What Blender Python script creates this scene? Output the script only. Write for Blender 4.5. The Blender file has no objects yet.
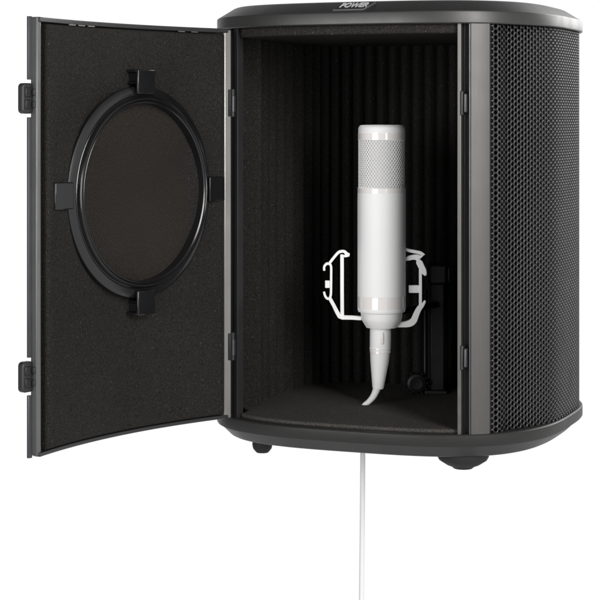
import bpy, bmesh, math, random
from mathutils import Vector, Matrix
random.seed(7)
sc = bpy.context.scene
COL = sc.collection
PI = math.pi

# ------------------------------------------------------------------ measurements (metres)
CAM_Z = .3565; HZ = 120.0                      # camera height; image row of the horizon
Z_FOOT, Z_B0, Z_B1 = 0.0, .017, .042          # feet, underside and top edge of the base
Z_L0, Z_L1, Z_L2 = .4532, .4657, .4780          # lid: lower edge, shoulder, top
W, VC, B, NN, UC = .1892, .17, .022, 3.0, .0  # plan of the cabinet (a soft rounded rectangle)
VBACK = .155                                   # half depth of the rounder back
F = 1830.0                                     # focal length in pixels of the 600-pixel photograph
M = Vector((.054, 1.877, 0)); YAW = math.radians(-21.4)
OPEN_L, OPEN_R = -.132, .1124

# ------------------------------------------------------------------ materials
def new_mat(name):
    m = bpy.data.materials.new(name); m.use_nodes = True
    nt = m.node_tree
    return m, nt, nt.nodes['Principled BSDF']

def plastic(name, col, rough=.4, metal=0.0, spec=.5, coat=0.0, grain=900, bump=.08, var=.12, rvar=.08, blot=14, aniso=None):
    m, nt, p = new_mat(name)
    N, L = nt.nodes.new, nt.links.new
    tc = N('ShaderNodeTexCoord')
    n1 = N('ShaderNodeTexNoise'); n1.inputs['Scale'].default_value = blot; n1.inputs['Detail'].default_value = 6
    L(tc.outputs['Object'], n1.inputs['Vector'])
    if aniso:
        mp = N('ShaderNodeMapping'); mp.inputs['Scale'].default_value = aniso
        L(tc.outputs['Object'], mp.inputs['Vector']); L(mp.outputs['Vector'], n1.inputs['Vector'])
    mr = N('ShaderNodeMapRange'); mr.inputs['From Min'].default_value = .3; mr.inputs['From Max'].default_value = .7
    mr.inputs['To Min'].default_value = 1 - var; mr.inputs['To Max'].default_value = 1 + var
    L(n1.outputs['Fac'], mr.inputs['Value'])
    mx = N('ShaderNodeVectorMath'); mx.operation = 'SCALE'; mx.inputs[0].default_value = col
    L(mr.outputs['Result'], mx.inputs['Scale']); L(mx.outputs['Vector'], p.inputs['Base Color'])
    rr = N('ShaderNodeMapRange'); rr.inputs['From Min'].default_value = .3; rr.inputs['From Max'].default_value = .7
    rr.inputs['To Min'].default_value = rough - rvar; rr.inputs['To Max'].default_value = rough + rvar
    n3 = N('ShaderNodeTexNoise'); n3.inputs['Scale'].default_value = blot * 3.1; n3.inputs['Detail'].default_value = 4
    L(tc.outputs['Object'], n3.inputs['Vector']); L(n3.outputs['Fac'], rr.inputs['Value']); L(rr.outputs['Result'], p.inputs['Roughness'])
    p.inputs['Metallic'].default_value = metal
    p.inputs['Specular IOR Level'].default_value = spec
    p.inputs['Coat Weight'].default_value = coat; p.inputs['Coat Roughness'].default_value = .08
    if bump:
        n2 = N('ShaderNodeTexNoise'); n2.inputs['Scale'].default_value = grain; n2.inputs['Detail'].default_value = 2
        L(tc.outputs['Object'], n2.inputs['Vector'])
        b = N('ShaderNodeBump'); b.inputs['Strength'].default_value = bump; b.inputs['Distance'].default_value = .0006
        L(n2.outputs['Fac'], b.inputs['Height']); L(b.outputs['Normal'], p.inputs['Normal'])
    if name.startswith('white'):
        p.inputs['Sheen Weight'].default_value = .9; p.inputs['Sheen Roughness'].default_value = .55
    return m

def foam(name, col, fleck=.10, density=.70, scale=620, bump=.55):
    """open-cell acoustic foam: dark, rough, with tiny pale cell walls"""
    m, nt, p = new_mat(name)
    N, L = nt.nodes.new, nt.links.new
    tc = N('ShaderNodeTexCoord')
    n1 = N('ShaderNodeTexNoise'); n1.inputs['Scale'].default_value = scale; n1.inputs['Detail'].default_value = 3
    n2 = N('ShaderNodeTexNoise'); n2.inputs['Scale'].default_value = 9; n2.inputs['Detail'].default_value = 5
    n3 = N('ShaderNodeTexNoise'); n3.inputs['Scale'].default_value = scale * .95; n3.inputs['Detail'].default_value = 1
    mp = N('ShaderNodeMapping'); mp.inputs['Location'].default_value = (3.1, 7.7, 1.3)
    L(tc.outputs['Object'], mp.inputs['Vector']); L(mp.outputs['Vector'], n3.inputs['Vector'])
    L(tc.outputs['Object'], n1.inputs['Vector']); L(tc.outputs['Object'], n2.inputs['Vector'])
    mr = N('ShaderNodeMapRange'); mr.inputs['From Min'].default_value = .3; mr.inputs['From Max'].default_value = .7
    mr.inputs['To Min'].default_value = .55; mr.inputs['To Max'].default_value = 1.45
    L(n1.outputs['Fac'], mr.inputs['Value'])
    m2 = N('ShaderNodeMapRange'); m2.inputs['From Min'].default_value = .3; m2.inputs['From Max'].default_value = .7
    m2.inputs['To Min'].default_value = .88; m2.inputs['To Max'].default_value = 1.12
    L(n2.outputs['Fac'], m2.inputs['Value'])
    mu = N('ShaderNodeMath'); mu.operation = 'MULTIPLY'; L(mr.outputs['Result'], mu.inputs[0]); L(m2.outputs['Result'], mu.inputs[1])
    sv = N('ShaderNodeVectorMath'); sv.operation = 'SCALE'; sv.inputs[0].default_value = col
    L(mu.outputs['Value'], sv.inputs['Scale'])
    fl = N('ShaderNodeMapRange'); fl.inputs['From Min'].default_value = density; fl.inputs['From Max'].default_value = density + .08
    L(n3.outputs['Fac'], fl.inputs['Value'])
    mix = N('ShaderNodeMixRGB'); mix.inputs['Color2'].default_value = (fleck, fleck * .97, fleck * .92, 1)
    L(fl.outputs['Result'], mix.inputs['Fac']); L(sv.outputs['Vector'], mix.inputs['Color1'])
    L(mix.outputs['Color'], p.inputs['Base Color'])
    p.inputs['Roughness'].default_value = .95; p.inputs['Specular IOR Level'].default_value = .12
    b = N('ShaderNodeBump'); b.inputs['Strength'].default_value = bump; b.inputs['Distance'].default_value = .0012
    L(n1.outputs['Fac'], b.inputs['Height']); L(b.outputs['Normal'], p.inputs['Normal'])
    return m

MAT = dict(
    shell=plastic('satin_black_shell', (.019, .0188, .0185), .42, metal=.0, spec=.78, aniso=(10, 10, 60), bump=.05, rvar=.03),
    base_shell=plastic('satin_black_base', (.019, .0185, .018), .45, spec=.42, aniso=(10, 10, 60), bump=.05, rvar=.03),
    edge=plastic('dark_plastic', (.020, .020, .021), .42, spec=.5, bump=.08),
    post=plastic('grey_anodised_metal', (.096, .095, .093), .45, metal=.9, aniso=(120, 120, 2), var=.05, rvar=.012, bump=0),
    jamb_bright=plastic('jamb_grey_metal', (.13, .127, .123), .40, metal=.8, var=.06, bump=0),
    jamb=plastic('charcoal_metal', (.075, .076, .082), .38, metal=.6, var=.08, bump=0),
    door=plastic('door_black_plastic', (.022, .022, .023), .36, spec=.6, bump=.05),
    door_edge=plastic('door_edge_grey', (.13, .13, .132), .40, metal=.6, var=.10, bump=0),
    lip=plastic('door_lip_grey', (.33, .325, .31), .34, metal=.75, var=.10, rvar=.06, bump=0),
    ring=plastic('ring_plastic', (.0095, .0095, .0105), .23, spec=.6, bump=.06, grain=500, rvar=.05),
    foot=plastic('rubber', (.014, .014, .014), .62, spec=.35, bump=.2),
    stand=plastic('stand_black_metal', (.008, .008, .0085), .42, spec=.5, bump=.06),
    grille=plastic('black_steel_mesh', (.042, .042, .044), .30, metal=.6, spec=.6, bump=0, var=.08),
    void=plastic('black_cloth', (.004, .004, .004), .95, spec=.05, bump=.2),
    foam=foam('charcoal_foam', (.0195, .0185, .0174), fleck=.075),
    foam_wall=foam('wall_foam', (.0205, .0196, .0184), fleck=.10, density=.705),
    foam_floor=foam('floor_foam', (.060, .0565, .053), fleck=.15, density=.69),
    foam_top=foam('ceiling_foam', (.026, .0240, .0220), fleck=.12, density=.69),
    mesh=foam('filter_fabric', (.0235, .0208, .0178), fleck=.028, density=.74, scale=800, bump=.25),
    white=plastic('white_enamel', (.90, .905, .91), .5, spec=.3, bump=0, var=.012, rvar=.03),
    white_band=plastic('white_gloss_band', (.92, .885, .865), .14, spec=.9, coat=1.0, bump=0, var=.01, rvar=.02),
    white_wire=plastic('white_wire', (.90, .90, .895), .35, spec=.5, bump=0, var=.02),
    white_core=plastic('white_gauze', (.60, .60, .61), .8, spec=.2, bump=.3, grain=1500, var=.05),
    white_mount=plastic('white_mount', (.85, .85, .85), .55, spec=.3, bump=.03),
    cord=plastic('pale_grey_cord', (.775, .775, .785), .6, spec=.25, bump=.1, var=.03),
    chrome=plastic('badge_silver', (.62, .63, .64), .45, metal=.1, bump=0, var=.04),
    badge=plastic('badge_grey', (.16, .165, .17), .4, metal=.5, bump=0),
    badge_black=plastic('badge_black', (.022, .022, .023), .35, bump=0),
)

# ------------------------------------------------------------------ mesh helpers
class MB:
    def __init__(s): s.v = []; s.f = []
    def add(s, vs, fs):
        o = len(s.v); s.v += [tuple(p) for p in vs]; s.f += [tuple(i + o for i in f) for f in fs]
    def box(s, x0, x1, y0, y1, z0, z1):
        vs = [(x, y, z) for z in (z0, z1) for y in (y0, y1) for x in (x0, x1)]
        s.add(vs, [(0, 2, 3, 1), (4, 5, 7, 6), (0, 1, 5, 4), (2, 6, 7, 3), (0, 4, 6, 2), (1, 3, 7, 5)])
    def prism(s, poly, z0, z1):
        """closed polygon (counter-clockwise in x,y) extruded in z"""
        n = len(poly)
        s.add([(x, y, z0) for x, y in poly] + [(x, y, z1) for x, y in poly],
              [tuple(range(n))[::-1], tuple(range(n, 2 * n))] + [(i, (i + 1) % n, n + (i + 1) % n, n + i) for i in range(n)])
    def strip(s, prof):
        """list of rings (equal length, closed loops): skinned"""
        n = len(prof[0]); vs = [p for r in prof for p in r]
        s.add(vs, [(k * n + i, k * n + (i + 1) % n, (k + 1) * n + (i + 1) % n, (k + 1) * n + i)
                   for k in range(len(prof) - 1) for i in range(n)])
    def cap(s, ring, flip=False):
        n = len(ring); s.add(ring, [tuple(range(n))[::-1] if flip else tuple(range(n))])
    def lathe(s, prof, c=(0, 0, 0), seg=64, axis='z', cap0=True, cap1=True):
        rings = []
        for r, h in prof:
            ring = []
            for i in range(seg):
                a = 2 * PI * i / seg
                p = (r * math.cos(a), r * math.sin(a), h)
                if axis == 'y': p = (p[0], p[2], -p[1])
                if axis == 'x': p = (p[2], p[0], p[1])
                ring.append((p[0] + c[0], p[1] + c[1], p[2] + c[2]))
            rings.append(ring)
        s.strip(rings)
        if cap0 and prof[0][0] > 1e-6: s.cap(rings[0], True)
        if cap1 and prof[-1][0] > 1e-6: s.cap(rings[-1])
    def tube(s, pts, rad, seg=12, cap=True):
        pts = [Vector(p) for p in pts]
        if not hasattr(rad, '__len__'): rad = [rad] * len(pts)
        rings = []; up = None
        for i, p in enumerate(pts):
            t = (pts[min(i + 1, len(pts) - 1)] - pts[max(i - 1, 0)]).normalized()
            if up is None:
                up = t.orthogonal().normalized()
            up = (up - t * up.dot(t)).normalized(); sd = t.cross(up)
            rings.append([tuple(p + (up * math.cos(2 * PI * k / seg) + sd * math.sin(2 * PI * k / seg)) * rad[i]) for k in range(seg)])
        s.strip(rings)
        if cap: s.cap(rings[0], True); s.cap(rings[-1])
    def build(s, name, mat, parent=None, bevel=0, smooth=40, seg=2, merge=True, loc=None, rot=None):
        me = bpy.data.meshes.new(name); me.from_pydata(s.v, [], s.f)
        if merge:
            bm = bmesh.new(); bm.from_mesh(me)
            bmesh.ops.remove_doubles(bm, verts=bm.verts, dist=2e-6)
            bmesh.ops.recalc_face_normals(bm, faces=bm.faces)
            bm.to_mesh(me); bm.free()
        me.materials.append(MAT[mat] if isinstance(mat, str) else mat)
        o = bpy.data.objects.new(name, me); COL.objects.link(o)
        if parent: o.parent = parent
        if loc is not None: o.location = loc
        if rot is not None: o.rotation_euler = rot
        if smooth:
            me.polygons.foreach_set('use_smooth', [True] * len(me.polygons))
            me.set_sharp_from_angle(angle=math.radians(smooth))
        if bevel:
            b = o.modifiers.new('bevel', 'BEVEL'); b.width = bevel; b.segments = seg; b.limit_method = 'ANGLE'; b.angle_limit = math.radians(40)
            b.harden_normals = False
        return o

def empty(name, loc, rz=0, parent=None):
    o = bpy.data.objects.new(name, None); COL.objects.link(o); o.empty_display_size = .05
    o.location = loc; o.rotation_euler = (0, 0, rz)
    if parent: o.parent = parent
    return o
def tag(o, label, cat, group=None):
    o['label'] = label; o['category'] = cat
    if group: o['group'] = group

# ------------------------------------------------------------------ plan curve
def cpt(t, off=0.0):
    c, s = math.cos(t), math.sin(t)
    def base(t):
        c, s = math.cos(t), math.sin(t)
        return Vector((UC + W * math.copysign(abs(c) ** (2 / NN), c), VC + (VC + B if s < 0 else VBACK) * math.copysign(abs(s) ** (2 / NN), s)))
    p = base(t)
    if off:
        # normal of the superellipse
        nx = math.copysign(abs(c) ** (2 - 2 / NN), c) / W; ny = math.copysign(abs(s) ** (2 - 2 / NN), s) / (VC + B if s < 0 else VBACK)
        n = Vector((nx, ny)).normalized(); p = p + n * off
    return p
def even_loop(n, off=0.0):
    """n points evenly spaced round the plan, starting at the front centre, anticlockwise seen from above"""
    K = 4000; ps = [cpt(-PI / 2 + 2 * PI * i / K, off) for i in range(K + 1)]
    L = [0]
    for a, b in zip(ps, ps[1:]): L.append(L[-1] + (b - a).length)
    out = []; k = 0
    for i in range(n):
        d = L[-1] * i / n
        while L[k + 1] < d: k += 1
        f = (d - L[k]) / (L[k + 1] - L[k]); out.append(ps[k].lerp(ps[k + 1], f))
    return out
def front_v(u, off=0.0):
    """v of the front curve at u (offset outwards)"""
    lo, hi = -PI, 0.0
    for _ in range(50):
        m = (lo + hi) / 2
        if cpt(m, off).x < u: lo = m
        else: hi = m
    return cpt((lo + hi) / 2, off).y
def front_line(u0, u1, off, n=24):
    return [(u0 + (u1 - u0) * i / n, front_v(u0 + (u1 - u0) * i / n, off)) for i in range(n + 1)]

NL = 240
LOOPS = {}
def ring(off, z):
    if off not in LOOPS: LOOPS[off] = even_loop(NL, off)
    return [(p.x, p.y, z) for p in LOOPS[off]]

# ------------------------------------------------------------------ the booth
booth = empty('vocal_booth', (M.x, M.y, 0), YAW)
tag(booth, 'black portable vocal booth with mesh sides and its door swung open', 'vocal booth')

# lid
m = MB()
prof = [(-.010, Z_L0 + .004), (-.010, Z_L0), (.0008, Z_L0), (.0018, Z_L0 + .001), (.0018, Z_L1 - .0015), (.0012, Z_L1), (-.0005, Z_L1 + .0010), (-.0165, Z_L2 - .0015), (-.020, Z_L2 - .0003), (-.024, Z_L2)]
rings = [ring(o, z) for o, z in prof]
m.strip(rings); m.cap(rings[-1]); m.cap(rings[0], True)
lid = m.build('lid', 'shell', booth, smooth=35)

# base: band, then a chamfer running in underneath
m = MB()
prof = [(-.030, Z_B1), (.0008, Z_B1), (.0018, Z_B1 - .0012), (.0018, Z_B1 - .0112), (.0010, Z_B1 - .0124), (-.0015, Z_B1 - .0132), (-.0125, Z_B0 + .0012), (-.015, Z_B0), (-.03, Z_B0)]
rings = [ring(o, z) for o, z in prof]
m.strip(rings); m.cap(rings[0], True); m.cap(rings[-1])
base = m.build('base', 'base_shell', booth, smooth=35)

# badge on the front slope of the lid
badge = MB()
def chamfer_frame():
    a = Vector((.0066, front_v(.0066, -.0005), Z_L1 + .0010)); b = Vector((.0066, front_v(.0066, -.0165), Z_L2 - .0015))
    y = (b - a).normalized(); x = Vector((1, 0, 0)); return (a + b) / 2, x, y, x.cross(y)
cf, cx, cy, cz = chamfer_frame()
CFM = Matrix((cx, cy, cz)).transposed().to_4x4(); CFM.translation = cf
def on_chamfer(poly, h0, h1):
    n = len(poly)
    vs = [CFM @ Vector((x, y, h0)) for x, y in poly] + [CFM @ Vector((x, y, h1)) for x, y in poly]
    return vs, [tuple(range(n))[::-1], tuple(range(n, 2 * n))] + [(i, (i + 1) % n, n + (i + 1) % n, n + i) for i in range(n)]
hw, hh, sl = .0168, .0075, .0045
badge.add(*on_chamfer([(-hw - sl, -hh), (hw - sl, -hh), (hw + sl, hh), (-hw + sl, hh)], -.001, .0012))
bo = badge.build('badge', 'badge', lid, bevel=.0003)
inn = MB(); a = .0009
inn.add(*on_chamfer([(-hw - sl + 1.8 * a, -hh + a), (hw - sl - .6 * a, -hh + a), (hw + sl - 1.8 * a, hh - a), (-hw + sl + .6 * a, hh - a)], .001, .0015))
face = inn.build('badge_face', 'badge_black', lid)
cu = bpy.data.curves.new('badge_lettering', 'FONT'); cu.body = 'POWER'; cu.size = .0125; cu.shear = .35; cu.extrude = .0002
cu.align_x = 'CENTER'; cu.align_y = 'CENTER'; cu.offset = .0003
to = bpy.data.objects.new('tmp_text', cu); COL.objects.link(to)
dg = bpy.context.evaluated_depsgraph_get()
tm = bpy.data.meshes.new_from_object(to.evaluated_get(dg)); bpy.data.objects.remove(to)
xs = [v.co.x for v in tm.vertices]; ys = [v.co.y for v in tm.vertices]
sx = .030 / (max(xs) - min(xs)); sy = .0095 / (max(ys) - min(ys)); mx_ = (max(xs) + min(xs)) / 2; my_ = (max(ys) + min(ys)) / 2
for v in tm.vertices: v.co = CFM @ Vector(((v.co.x - mx_) * sx, (v.co.y - my_) * sy + .0009, v.co.z + .0018))
tm.materials.clear(); tm.materials.append(MAT['chrome'])
lo = bpy.data.objects.new('badge_lettering', tm); COL.objects.link(lo); lo.parent = lid

# cabinet wall behind the mesh (runs from jamb to jamb round the back)
def wrap_path(u_right, u_left, off, n):
    """points along the plan from the right jamb round the back to the left jamb"""
    K = 3000
    def tfor(u):
        lo, hi = -PI, 0.0
        for _ in range(50):
            mm = (lo + hi) / 2
            if cpt(mm, off).x < u: lo = mm
            else: hi = mm
        return (lo + hi) / 2
    t0, t1 = tfor(u_right), tfor(u_left) + 2 * PI
    ps = [cpt(t0 + (t1 - t0) * i / K, off) for i in range(K + 1)]
    L = [0]
    for a, b in zip(ps, ps[1:]): L.append(L[-1] + (b - a).length)
    return ps, L
def sampler(ps, L):
    import bisect
    def f(d):
        k = max(0, min(len(ps) - 2, bisect.bisect(L, d) - 1)); g = (d - L[k]) / (L[k + 1] - L[k])
        p = ps[k].lerp(ps[k + 1], g); t = (ps[k + 1] - ps[k]).normalized()
        return p, Vector((t.y, -t.x))          # point, outward normal
    return f, L[-1]

# perforated mesh wrapped from post to post; real holes
def sstep(a, b, x):
    t = min(1, max(0, (x - a) / (b - a))); return t * t * (3 - 2 * t)
def dip(s): return .0018 + .0095 * sstep(.008, .030, s) * (1 - sstep(.034, .120, s))
ps, L = wrap_path(.1426, -.1426, 0, 0); fs, LT = sampler(ps, L)
A = .0058; R = A / math.sqrt(3); CS = A * math.sqrt(3) / 2
H0, H1 = Z_B1 + .0003, Z_L0 - .0003
ncol = int(LT / CS); cs = LT / ncol
def gp(s, z, dep):
    s = min(max(s, 0), LT); p, n = fs(s); e = min(s, LT - s)
    o = -dip(e) - dep
    return (p.x + n.x * o, p.y + n.y * o, min(max(z, H0), H1))
m = MB(); NH = 12
hexo = []
corners = [(R * math.cos(PI / 3 * k), R * math.sin(PI / 3 * k)) for k in range(6)]
for k in range(6):
    a, b = corners[k], corners[(k + 1) % 6]; hexo += [a, ((a[0] + b[0]) / 2, (a[1] + b[1]) / 2)]
hr = .00210
hole = [(hr * math.cos(2 * PI * k / 12), hr * math.sin(2 * PI * k / 12)) for k in range(12)]
faces = []
for k in range(12):
    j = (k + 1) % 12
    faces += [(k, j, 12 + j, 12 + k), (12 + k, 12 + j, 24 + j, 24 + k)]
for i in range(ncol):
    s0 = (i + .5) * cs
    nrow = int((H1 - H0) / A) + 2
    for j in range(nrow):
        z0 = H0 + j * A + (A / 2 if i % 2 else 0)
        if z0 - A / 2 > H1: continue
        vs = [gp(s0 + x, z0 + y, 0) for x, y in hexo] + [gp(s0 + x, z0 + y, 0.00035) for x, y in hole] + [gp(s0 + x * .96, z0 + y * .96, .0014) for x, y in hole]
        m.add(vs, faces)
m.build('mesh_grille', 'grille', booth, merge=True, smooth=70)
m = MB(); nb = 300
a_ = [gp(LT * i / nb, 0, .0045)[:2] for i in range(nb + 1)]; b_ = [gp(LT * i / nb, 0, .0065)[:2] for i in range(nb + 1)]
m.prism(a_ + b_[::-1], Z_B1 - .002, Z_L0 + .002); m.build('acoustic_cloth', 'void', booth)

# foam lining of the inside: a corrugated curtain of wedges
ps, L = wrap_path(OPEN_R + .016, OPEN_L - .010, -.029, 0); fs, LT = sampler(ps, L)
edges = [0.0]                                   # rib boundaries; the ribs on the left wall are broader
while edges[-1] < LT - .001:
    edges.append(min(LT, edges[-1] + (.0148 if edges[-1] < LT - .20 else .0265)))
if edges[-1] - edges[-2] < .008: edges.pop(-2)
front, back = [], []
for a, b in zip(edges, edges[1:]):
    for i in range(10):
        s_ = a + (b - a) * i / 10; p, n = fs(s_); e = min(s_, LT - s_)
        amp = min(.0110, (b - a) * .6) * min(1, max(0, (e - .026) / .010))
        d = .0165 - amp * (1 - abs(math.sin(PI * i / 10)) ** .85)      # rounded ribs with deep creases between
        front.append((p.x - n.x * d, p.y - n.y * d)); back.append((p.x + n.x * .003, p.y + n.y * .003))
m = MB(); poly = front + back[::-1]; n = len(poly)
NZ = 2
vs = [(x, y, z) for z in (Z_B1 + .0005, Z_L0 - .001) for x, y in poly]
m.add(vs, [(i, (i + 1) % n, n + (i + 1) % n, n + i) for i in range(n)])
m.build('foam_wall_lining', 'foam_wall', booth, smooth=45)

# floor and ceiling foam
def slab(off_front, z0, z1, name, mat):
    p1, l1 = wrap_path(OPEN_R + .004, OPEN_L - .002, -.026, 0); f1_, t1_ = sampler(p1, l1)
    poly = front_line(OPEN_L + .0012, OPEN_R + .0002, off_front, 40) + [tuple(f1_(t1_ * i / 120)[0]) for i in range(121)]
    m = MB(); m.prism(poly, z0, z1)
    return m.build(name, mat, booth, bevel=.0025, seg=3, smooth=50)
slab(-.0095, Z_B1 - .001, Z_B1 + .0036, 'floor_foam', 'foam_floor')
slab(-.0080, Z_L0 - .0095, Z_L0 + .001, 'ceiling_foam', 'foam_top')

# posts and jambs
def plan_bar(u0, u1, off, depth, name, mat, bevel=.0004, z0=Z_B1 - .0005, z1=Z_L0 + .0005, nn=8, parent=booth):
    f = front_line(u0, u1, off, nn); b = front_line(u0, u1, off - depth, nn)
    m = MB(); m.prism(f + b[::-1], z0, z1)
    return m.build(name, mat, parent, bevel=bevel)
post_r = plan_bar(.1258, .1424, 0, .010, 'door_post', 'post')
plan_bar(.1240, .1253, -.001, .012, 'post_bead', 'jamb', .0002)
plan_bar(.1167, .1244, -.011, .010, 'jamb_channel', 'edge', .0002)
plan_bar(.1128, .1164, -.003, .016, 'jamb_strip', 'jamb_bright', .0004)
# left: flat charcoal jamb beside the hinges
plan_bar(-.1424, -.1408, -.004, .010, 'door_post', 'jamb')
plan_bar(-.1405, -.1396, .0005, .014, 'post_bead', 'post', .0002)
plan_bar(-.1394, -.1315, -.004, .012, 'jamb_strip', 'jamb', .0004)
# two keepers that take the door latches
def keeper(zc):
    m = MB(); v0 = front_v(.1200, -.002)
    m.box(.1155, .1188, v0 - .0022, v0 + .006, zc - .0125, zc + .0125)
    k = m.build('latch_keeper', 'edge', booth, bevel=.0012)
    m = MB(); m.box(.1194, .1223, v0 - .0030, v0 + .005, zc - .0095, zc + .0095)
    m.build('keeper_plate', 'jamb', k, bevel=.001)
keeper(CAM_Z + (HZ - 103) / 1000); keeper(CAM_Z + (HZ - 358) / 1000)

# feet
m = MB(); m.lathe([(.0095, 0), (.0115, .002), (.017, .0042), (.0245, .009), (.0265, .0125), (.0265, .019)], seg=48)
f1 = m.build('foot', 'foot', booth, loc=(.1065, .0375, 0), bevel=.0008, smooth=30)
m = MB(); m.lathe([(.0062, .0005), (.0078, .0022), (.0100, .0050), (.0108, .0085), (.0108, .019)], seg=40)
f2 = m.build('foot', 'foot', booth, loc=(-.118, .0427, 0), bevel=.0005, smooth=30)

# ------------------------------------------------------------------ the door (swung out to the left)
HU, HV = -.1437, -.0026
DROT = math.radians(254.27)
LD = .2808; SAG = .019
D0, D1 = Z_B1 + .0015, Z_L0 - .0015
def yo(x): return -SAG * (1 - ((x - LD / 2) / (LD / 2)) ** 2)
def arc(x0, x1, d, n=40): return [(x0 + (x1 - x0) * i / n, yo(x0 + (x1 - x0) * i / n) + d) for i in range(n + 1)]
m = MB(); f = arc(0, LD, 0); g = arc(0, LD, .003); m.prism(f + g[::-1], D0 + .0008, D1)
door = m.build('door', 'door', booth, bevel=.0006, loc=(HU, HV, 0), rot=(0, 0, DROT))
# top and bottom rims that follow the curve
for z0, z1 in ((D1 - .0042, D1 + .0004), (D0 + .0004, D0 + .0044)):
    m = MB(); f = arc(.004, LD + .0005, .0028); g = arc(.004, LD - .0005, .0115); m.prism(f + g[::-1], z0, z1)
    m.build('door_rim', 'door', door, bevel=.0008)
# hinge-side lip
m = MB(); m.prism([(-.0012, .0005), (.0082, -.0025), (.0088, .0085), (.0005, .0115)], D0 + .0005, D1 - .0005)
m.build('hinge_lip', 'lip', door, bevel=.0012)
# free edge: pale inner lip and darker outer flange, notched at the two latches
m = MB(); m.prism([(LD - .0048, -.001), (LD + .0014, .0008), (LD + .0014, .0085), (LD - .0026, .0098), (LD - .0040, .0090)], D0 + .0012, D1 + .0006)
m.build('closing_lip', 'door_edge', door, bevel=.0010)
LZ = [CAM_Z - (y - HZ) * 1.706 / F for y in (98.5, 375.5)]
m = MB(); n_h = .0175
segs = [(D0 - .0010, LZ[1] - n_h), (LZ[1] + n_h, LZ[0] - n_h), (LZ[0] + n_h, D1 + .0012)]
for z0, z1 in segs:
    m.prism([(LD + .0012, -.0012), (LD + .0055, -.0002), (LD + .0055, .0022), (LD + .0012, .0030)], z0, z1)
m.build('closing_flange', 'jamb', door, bevel=.0005)
for zc in LZ:
    m = MB()
    hl, r = .0142, .004
    pts = []
    x0, x1 = LD + .0020, LD + .0140
    for cxx, czz, a0 in ((x1 - r, zc + hl - r, 0), (x0, zc + hl, None), (x0, zc - hl, None), (x1 - r, zc - hl + r, -90)):
        if a0 is None: pts.append((cxx, czz))
        else:
            for q in range(7):
                a = math.radians(a0 + 90 * q / 6); pts.append((cxx + r * math.cos(a), czz + r * math.sin(a)))
    # polygon in x,z extruded along y
    n = len(pts)
    m.add([(x, -.0035, z) for x, z in pts] + [(x, .0035, z) for x, z in pts],
          [tuple(range(n)), tuple(range(2 * n - 1, n - 1, -1))] + [(i, n + i, n + (i + 1) % n, (i + 1) % n) for i in range(n)])
    la = m.build('latch', 'edge', door, bevel=.0012)
    m = MB(); m.box(LD + .0046, LD + .0112, .0030, .0048, zc - .0100, zc - .0012); m.box(LD + .0046, LD + .0112, .0030, .0048, zc + .0012, zc + .0100)
    m.build('latch_pad', 'stand', la, bevel=.0008)
    m = MB(); m.box(LD + .0011, LD + .0034, .001, .0075, zc - .0085, zc - .003); m.box(LD + .0011, LD + .0034, .001, .0075, zc + .003, zc + .0085)
    m.build('latch_hinge', 'edge', la, bevel=.0006)
# foam pad in the tray
m = MB(); fx0, fx1, ft = .0105, LD - .0104, .0150
def foam_ring(ins, d, n=48):
    x0, x1 = fx0 + ins, fx1 - ins
    zb, zt = D0 + .0050 + ins, D1 - .0052 - ins
    b = [(x, y, zb) for x, y in arc(x0, x1, d, n)]; t = [(x, y, zt) for x, y in arc(x0, x1, d, n)]
    return b, t
gr = MB()
rowsd = [(0, .003), (0, ft - .005), (.0012, ft - .0016), (.004, ft)]
n = 48
loops = []
for ins, d in rowsd:
    b, t = foam_ring(ins, d, n); loops.append(b + t[::-1])
gr.strip(loops)
b, t = foam_ring(.004, ft, n)
gr.add(b + t, [(i, i + 1, n + 1 + i + 1, n + 1 + i) for i in range(n)])
gr.build('door_foam', 'foam', door, smooth=60)
# small pale boxes standing in for glints of light under the top rim
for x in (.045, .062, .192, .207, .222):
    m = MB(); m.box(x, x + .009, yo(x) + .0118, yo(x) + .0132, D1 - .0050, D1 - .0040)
    m.build('rim_glint', 'lip', door)
# hinges
for yy in (103, 346):
    zc = CAM_Z - (yy - HZ) * 1.925 / F
    m = MB(); m.tube([(-.0022, .0105, zc - .0145), (-.0022, .0105, zc + .0145)], .0028, 14)
    h = m.build('hinge', 'edge', door, bevel=.0004)
    m = MB()
    m.tube([(-.0022, .0105, zc - .0095), (-.0022, .0105, zc + .0075)], .0034, 14)
    m.build('hinge_knuckle', 'jamb', h, bevel=.0004)
    m = MB(); m.box(.0002, .0045, .0098, .0128, zc - .0140, zc + .0140)
    m.build('hinge_leaf', 'edge', h, bevel=.0006)

# ------------------------------------------------------------------ pop filter clipped over the door foam
booth_m = Matrix.Translation((M.x, M.y, 0)) @ Matrix.Rotation(YAW, 4, 'Z')
door_m = booth_m @ Matrix.Translation((HU, HV, 0)) @ Matrix.Rotation(DROT, 4, 'Z')
FC = door_m @ Vector((.1335, .0, CAM_Z - (192.5 - HZ) * 1.805 / F))
pf = empty('pop_filter', FC, YAW + DROT)
tag(pf, 'round black pop filter ring with dark mesh clipped to foam of open door', 'pop filter')
m = MB()
prof = [(.0980, .0016), (.1040, .0022), (.1052, .0036), (.1048, .0058), (.1010, .0078), (.0968, .0082), (.0950, .0072), (.0944, .0076), (.0941, .0112), (.0932, .0126), (.0918, .0126), (.0911, .0110), (.0906, .0106), (.0901, .0116), (.0893, .0121), (.0882, .0112), (.0880, .0010), (.0920, .0006)]
m.lathe(prof + [prof[0]], seg=128, axis='y', cap0=False, cap1=False)
m.build('ring', 'ring', pf, smooth=32)
m = MB(); m.lathe([(.0882, .0022), (.06, .0024), (.03, .0025), (.0001, .0026)], seg=96, axis='y', cap0=False)
m.build('filter_fabric', 'mesh', pf, smooth=60)
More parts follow.
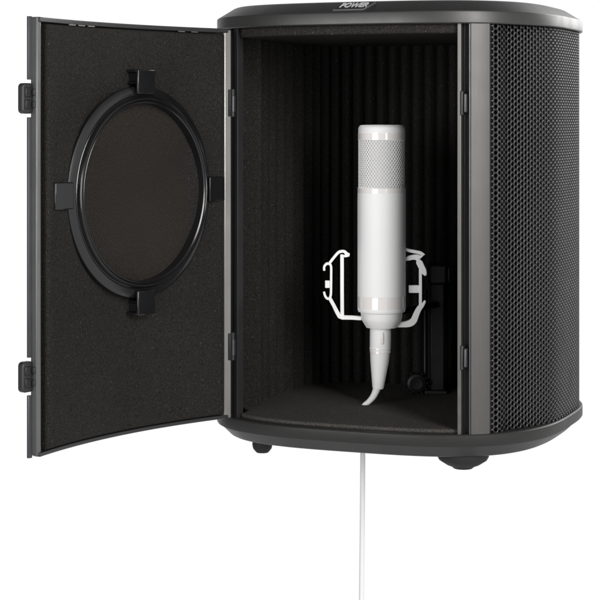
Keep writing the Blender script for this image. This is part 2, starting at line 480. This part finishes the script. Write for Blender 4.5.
for k, ang in enumerate((90, 0, -90, 180)):
    m = MB()
    # local: x tangential, y outwards from door, z radial
    m.box(-.0128, .0128, .0086, .0122, .0970, .1215)      # front plate hooked over the ring
    m.box(-.0100, .0112, -.0120, .0100, .1070, .1095)
    m.box(-.0128, .0128, -.0120, .0100, .1187, .1217)      # top wall
    c = m.build('clip', 'ring', pf, bevel=.0011)
    c.rotation_euler = (0, math.radians(90 - ang), 0)
    if ang == 0: c.location = (.006, 0, 0)
    m = MB(); m.box(-.0090, .0090, -.0130, .0088, .1098, .1185)
    ci = m.build('clip_block', 'stand', c, bevel=.0006)

# ------------------------------------------------------------------ microphone
def img(px, py, Y): return Vector(((px - 300) * Y / F, Y, CAM_Z + (HZ - py) * Y / F))
YM = 2.0
mc = img(381.6, 0, YM); S = YM / F
zz = lambda py: CAM_Z + (HZ - py) * S
mic = empty('microphone', (mc.x, YM, zz(328)), 0)
tag(mic, 'tall white cylindrical studio microphone standing upright inside the open booth', 'microphone')
zl = lambda py: zz(py) - zz(328)
px = S
m = MB()
def P(lst): return [(r * px, zl(y)) for r, y in lst]
m.lathe(P([(22.6, 188.5), (23.9, 189.2), (24.05, 199.2), (24.05, 295.5)][::-1]), seg=96)
m.build('body', 'white', mic, smooth=30)
m = MB(); m.lathe(P([(23.2, 311.5), (24.0, 309.5), (24.0, 307.7)]), seg=96); m.build('lower_collar', 'white', mic, smooth=30)
m = MB(); m.lathe(P([(23.5, 307.9), (24.15, 307.5), (24.15, 295.9), (23.5, 295.5)]), seg=96); m.build('band', 'white_band', mic, smooth=30)
m = MB(); m.lathe(P([(23.2, 199.0), (23.95, 198.6), (23.95, 187.8), (23.2, 187.4)]), seg=96); m.build('band', 'white_band', mic, smooth=30)
m = MB(); m.lathe(P([(22.8, 140.0), (23.6, 139.6), (23.6, 132.8), (22.9, 132.4)]), seg=96); m.build('band', 'white_band', mic, smooth=30)
m = MB(); m.lathe(P([(23.1, 132.6), (23.3, 132.0), (23.3, 128.5), (22.6, 126.6), (21.2, 125.4), (19, 125.0), (10, 124.8), (.01, 124.7)]), seg=96)
m.build('cap', 'white', mic, smooth=50)
# head basket: white gauze core and a diagonal weave of real wires
m = MB(); m.lathe(P([(21.8, 188), (21.8, 139.5)]), seg=72); core = m.build('head_basket', 'white_core', mic, smooth=30)
m = MB(); nwire = 44; zA, zB = zl(188), zl(139.5); turn = 2 * PI * .26
for sgn in (1, -1):
    for k in range(nwire):
        pts = []
        for q in range(13):
            f = q / 12; a = 2 * PI * k / nwire + sgn * turn * f; rr = (22.75 + .18 * sgn) * px
            pts.append((rr * math.cos(a), rr * math.sin(a), zA + (zB - zA) * f))
        m.tube(pts, .42 * px, 5, cap=False)
m.build('wire_weave', 'white_wire', core, smooth=80)

# ------------------------------------------------------------------ shock mount
mount = empty('shock_mount', (mc.x, YM, zz(328)), 0)
tag(mount, 'white shock mount cradle with hooked side arms gripping the microphone base', 'shock mount')
m = MB(); m.lathe(P([(15.4, 327.3), (15.9, 326.5), (19.6, 320.5), (20.4, 318.0), (20.9, 312.5), (20.0, 311.2)]), seg=72)
m.build('collar', 'white_mount', mount, smooth=35)
def L3(p, dy=0): return ((p[0] - 381.6) * px, dy, zz(p[1]) - zz(328))
def ribbon(mb, pts, w, depth=.0075, y0=0.0, closed=False):
    """flat bar following a line in the x,z plane, w = width (pixels), constant depth in y"""
    P2 = [Vector(((p[0] - 381.6) * px, zz(p[1]) - zz(328))) for p in pts]
    if not hasattr(w, '__len__'): w = [w] * len(P2)
    if len(w) != len(P2):                     # widths are spread evenly over the line
        ww = []
        for i in range(len(P2)):
            d = i / (len(P2) - 1) * (len(w) - 1); k = min(int(d), len(w) - 2); ww.append(w[k] + (w[k + 1] - w[k]) * (d - k))
        w = ww
    Lf, Rt = [], []
    for i, p in enumerate(P2):
        t = (P2[min(i + 1, len(P2) - 1)] - P2[max(i - 1, 0)]).normalized(); nn_ = Vector((-t.y, t.x)) * w[i] * px / 2
        Lf.append(p + nn_); Rt.append(p - nn_)
    poly = Lf + Rt[::-1]; n = len(Lf)
    vs = [(q.x, y0 - depth / 2, q.y) for q in poly] + [(q.x, y0 + depth / 2, q.y) for q in poly]
    k = len(poly); fc = []
    for i in range(n - 1):
        a, b, c, d = i, i + 1, k - 2 - i, k - 1 - i
        fc += [(a, b, c, d), (k + d, k + c, k + b, k + a)]
    fc += [(i, k + i, k + (i + 1) % k, (i + 1) % k) for i in range(k)]
    mb.add(vs, fc)
def smoothline(pts, n=5):
    out = []
    for i in range(len(pts) - 1):
        p0, p1, p2, p3 = pts[max(i - 1, 0)], pts[i], pts[i + 1], pts[min(i + 2, len(pts) - 1)]
        for k in range(n):
            t = k / n
            out.append(tuple(.5 * (2 * p1[j] + (p2[j] - p0[j]) * t + (2 * p0[j] - 5 * p1[j] + 4 * p2[j] - p3[j]) * t * t + (3 * p1[j] - p0[j] - 3 * p2[j] + p3[j]) * t ** 3) for j in range(2)))
    return out + [pts[-1]]
# left arm
m = MB(); ribbon(m, [(361.5, 318.2), (352, 317.6), (342, 317.4), (339.5, 316.2), (337, 312), (333.5, 305), (330, 298.6)], [3.6, 3.6, 3.8, 4.2, 4.0, 3.6, 3.6], .009)
ribbon(m, [(342.2, 317.2), (342.0, 290), (342.0, 254.5)], 3.6, .0080)
armL = m.build('arm', 'white_mount', mount, bevel=.0006)
m = MB(); ribbon(m, smoothline([(349.4, 254.9), (346.5, 253.6), (344.6, 251.6), (341.8, 251.3), (338.4, 252.4), (334.5, 256.6), (329.5, 263)]), [2.2] + [3.0] * 9 + [2.6] * 20 + [2.0], .007)
ribbon(m, smoothline([(344, 256), (347, 255.6), (349.2, 254.8)]), 2.4, .0068)
m.build('top_hook', 'white_mount', armL, bevel=.0004)
m = MB(); ribbon(m, smoothline([(324.2, 270.5), (324.2, 266.5), (326.6, 263.8), (329.4, 263.8), (331.0, 266.5), (331.1, 275), (331.0, 286), (330.8, 294), (329.6, 298.0), (327.0, 298.2), (325.0, 295.5), (324.0, 291.8)]), 2.3, .0085)
m.build('band_hook', 'white_mount', armL, bevel=.0004)
m = MB(); ribbon(m, [(325.0, 284.2), (331.2, 284.2)], 7.2, .006); m.build('band_peg', 'white_mount', armL, bevel=.0006)
# right arm
m = MB(); ribbon(m, smoothline([(392, 324.6), (401, 324.4), (409, 323.6), (413.6, 320.5), (416.4, 314), (419.2, 308.5), (422.6, 304.6), (425.2, 300.4)]), [5.0, 5.0, 5.4, 6.2, 6.2, 5.8, 5.4, 5.0, 4.2, 2.8, 1.6], .009)
ribbon(m, [(420.4, 309), (420.5, 290), (420.4, 264)], 2.8, .0080)
armR = m.build('arm', 'white_mount', mount, bevel=.0005)
m = MB(); ribbon(m, smoothline([(404.0, 248.6), (409, 250.4), (416, 251.8), (421, 253.0), (424.8, 254.5)]), [3.0] * 6 + [3.2] * 6 + [3.4] * 4 + [2.6, 2.2, 1.8, 1.2, .6], .007)
ribbon(m, smoothline([(403.5, 260.2), (408, 258.4), (413, 257.2), (419, 257.0), (423.5, 254.8)]), [3.2] * 5 + [4.6] * 6 + [5.4] * 4 + [3.4, 2.4, 1.8, 1.2, .8], .0068)
m.build('top_hook', 'white_mount', armR, bevel=.0004)
m = MB(); ribbon(m, smoothline([(417.6, 258.5), (420.4, 264.5), (423.4, 270.5), (425.6, 275.4)]), [4.2] * 3 + [6.4] * 4 + [6.2] * 4 + [5.2, 4.6, 3.8, 3, 1.8], .0085)
m.build('band_hook', 'white_mount', armR, bevel=.0008)
m = MB(); ribbon(m, [(408.8, 289.0), (419.6, 289.0)], 7.4, .006); m.build('band_peg', 'white_mount', armR, bevel=.0006)

# ------------------------------------------------------------------ cable: plug, tail, cord through the floor
cab = empty('microphone_cable', (mc.x, YM, zz(329)), 0)
tag(cab, 'pale grey microphone cable with tapered plug, hanging straight down below the booth', 'cable')
W2 = lambda p, Y=YM: img(p[0], p[1], Y) - Vector((mc.x, YM, zz(329)))
m = MB()
axis = [(380.6, 326.6), (380.5, 331), (380.4, 343), (380.1, 350.5), (380.0, 352.5), (379.6, 362), (378.6, 378), (378.0, 387.5), (377.9, 388.6)]
rad = [10.2, 10.6, 10.6, 10.3, 9.9, 9.2, 7.0, 5.7, 5.0]
m.tube([W2(p) for p in axis], [r * px for r in rad], 40)
plug = m.build('plug', 'white', cab, smooth=30)
m = MB(); m.tube([W2((380.2, 350.6)), W2((380.2, 352.6))], 10.45 * px, 40); m.tube([W2((380.2, 347.6)), W2((380.2, 348.8))], 10.75 * px, 40); m.build('plug_ring', 'white_band', plug, smooth=30)
m = MB(); m.box(-.0016, .0016, -.0128, -.008, W2((380, 343)).z, W2((380, 331)).z); m.build('plug_latch', 'white_band', plug, bevel=.0008)
YT = 1.998
tail = smoothline([(376.9, 387.5), (375.9, 391), (373.2, 396.5), (368.6, 401.8), (363.9, 405.0)], 6)
tp = [W2(p, YT) for p in tail]
last = tp[-1]
down = [last + Vector((-.0012, .0008, -.006)), last + Vector((-.0014, .0014, -.025)), last + Vector((-.0012, .0014, -.06)), last + Vector((-.0018, .0014, -.14)), last + Vector((-.0027, .0014, -.22)), last + Vector((-.0032, .001, -.34))]
m = MB(); rt = [(4.2 - 2.0 * i / (len(tp) - 1)) * px for i in range(len(tp))]
m.tube(tp + down, rt + [2.2 * px, 2.45 * px] + [2.55 * px] * 4, 20)
m.build('cord', 'cord', cab, smooth=60)

# ------------------------------------------------------------------ black stand behind the microphone, holding the mount
YS = 2.085
S2 = YS / F
sb = img(431, 0, YS); zf = Z_B1 + .0036
st = empty('microphone_stand', (sb.x, YS, zf), 0)
tag(st, 'short black microphone stand with round knob, in the shadow at the back of the booth', 'stand')
q = lambda x, y: ((x - 431) * S2, CAM_Z + (HZ - y) * S2 - zf)
m = MB(); x0, _ = q(430.5, 0); x1, _ = q(444, 0); m.box(x0, x1, 0, .006, 0, q(0, 272)[1]); m.build('upright', 'stand', st, bevel=.001)
m = MB(); xx, za = q(425.5, 374); _, zb = q(0, 290); m.tube([(xx, .004, .002), (xx, .004, zb)], .0028, 16); m.build('rod', 'stand', st)
m = MB(); xx, z1_ = q(428, 284); x2, z2_ = q(446.5, 263.5); m.box(xx, x2, -.012, .010, z1_, z2_)
cl = m.build('clamp', 'stand', st, bevel=.003)
m = MB(); m.box(q(447, 0)[0], q(449.5, 0)[0], -.008, .006, q(0, 281)[1], q(0, 267)[1]); m.build('clamp_jaw', 'stand', cl, bevel=.001)
m = MB(); kx, kz = q(416, 382.5)
m.lathe([(.0122, .0), (.0122, -.006), (.0105, -.0085), (.0075, -.0092), (.0069, -.0080), (.0001, -.0076)], c=(kx, -.002, kz), seg=40, axis='y')
for k in range(12):
    a = 2 * PI * k / 12; m.tube([(kx + .0118 * math.cos(a), -.002, kz + .0118 * math.sin(a)), (kx + .0118 * math.cos(a), -.0085, kz + .0118 * math.sin(a))], .0014, 8)
m.build('knob', 'stand', st, smooth=30)
m = MB(); m.tube([(kx, .0, kz), (q(432, 0)[0], .003, kz)], .004, 12); m.box(q(424, 0)[0], q(446, 0)[0], -.012, .014, 0, .004); m.build('foot_bracket', 'stand', st, bevel=.0008)
m = MB()   # arm that reaches forward to the mount's collar
ax = mc.x - sb.x; ay = YM - YS; az = zz(316) - zf
m.tube([((q(437, 0)[0]), -.002, az + .004), (ax + .010, ay + .0235, az), (ax, ay + .018, az)], .0035, 12)
m.build('reach_arm', 'stand', st)

# ------------------------------------------------------------------ camera
cam = bpy.data.cameras.new('camera'); co = bpy.data.objects.new('camera', cam); COL.objects.link(co)
co.location = (0, 0, CAM_Z); co.rotation_euler = (PI / 2, 0, 0)
cam.lens = 36 * F / 600; cam.sensor_width = 36; cam.shift_y = -(300 - HZ) / 600; cam.clip_start = .05; cam.clip_end = 100
sc.camera = co

# ------------------------------------------------------------------ studio light: white sweep around, softboxes
wd = bpy.data.worlds.new('World'); sc.world = wd; wd.use_nodes = True
nt = wd.node_tree; N, L_ = nt.nodes.new, nt.links.new
bg = nt.nodes['Background']
tc = N('ShaderNodeTexCoord'); sp = N('ShaderNodeSeparateXYZ'); L_(tc.outputs['Generated'], sp.inputs[0])
def mrange(sock, a, b, c, d):
    r = N('ShaderNodeMapRange'); r.interpolation_type = 'SMOOTHSTEP'
    for k, v in zip(('From Min', 'From Max', 'To Min', 'To Max'), (a, b, c, d)): r.inputs[k].default_value = v
    L_(sock, r.inputs['Value']); return r.outputs['Result']
def mmax(a, b):
    r = N('ShaderNodeMath'); r.operation = 'MAXIMUM'; L_(a, r.inputs[0]); L_(b, r.inputs[1]); return r.outputs[0]
back = mrange(sp.outputs['Y'], .70, .90, .0, 1.0)       # the white sweep behind the booth
right = mrange(sp.outputs['X'], -.2, .8, .22, .75)
low = mrange(sp.outputs['Z'], -.05, -.5, .0, .6)         # the white floor sweep, seen from below
over = mrange(sp.outputs['Z'], .25, .6, 1.0, .25)          # nothing bright straight overhead
md = N('ShaderNodeMath'); md.operation = 'MULTIPLY'; L_(right, md.inputs[0]); L_(over, md.inputs[1])
val = mmax(mmax(back, md.outputs[0]), low)
cmb = N('ShaderNodeCombineColor'); 
for k in ('Red', 'Green', 'Blue'): L_(val, cmb.inputs[k])
L_(cmb.outputs['Color'], bg.inputs['Color']); bg.inputs['Strength'].default_value = 1.0

def area(name, loc, target, size, power, col=(1, 1, 1), sy=None):
    l = bpy.data.lights.new(name, 'AREA'); l.energy = power; l.color = col; l.size = size
    if sy: l.shape = 'RECTANGLE'; l.size_y = sy
    o = bpy.data.objects.new(name, l); COL.objects.link(o); o.location = loc
    d = Vector(target) - Vector(loc); o.rotation_euler = d.to_track_quat('-Z', 'Y').to_euler()
    return o
area('softbox_right', (1.15, -.25, 1.05), (.05, 1.9, .25), .65, 50, (1, .985, .965), 1.6)
area('softbox_left', (-1.30, -.05, .42), (.08, 1.98, .28), 1.1, 30, (1, .992, .985), 1.3)
area('softbox_rear', (1.55, 3.5, 1.15), (.25, 2.0, .38), 1.0, 24, (1, .99, .98), 1.2)

sc.view_settings.view_transform = 'Standard'; sc.view_settings.look = 'None'
sc.view_settings.exposure = 0; sc.view_settings.gamma = 1
sc.render.film_transparent = False
sc.render.engine = 'CYCLES'
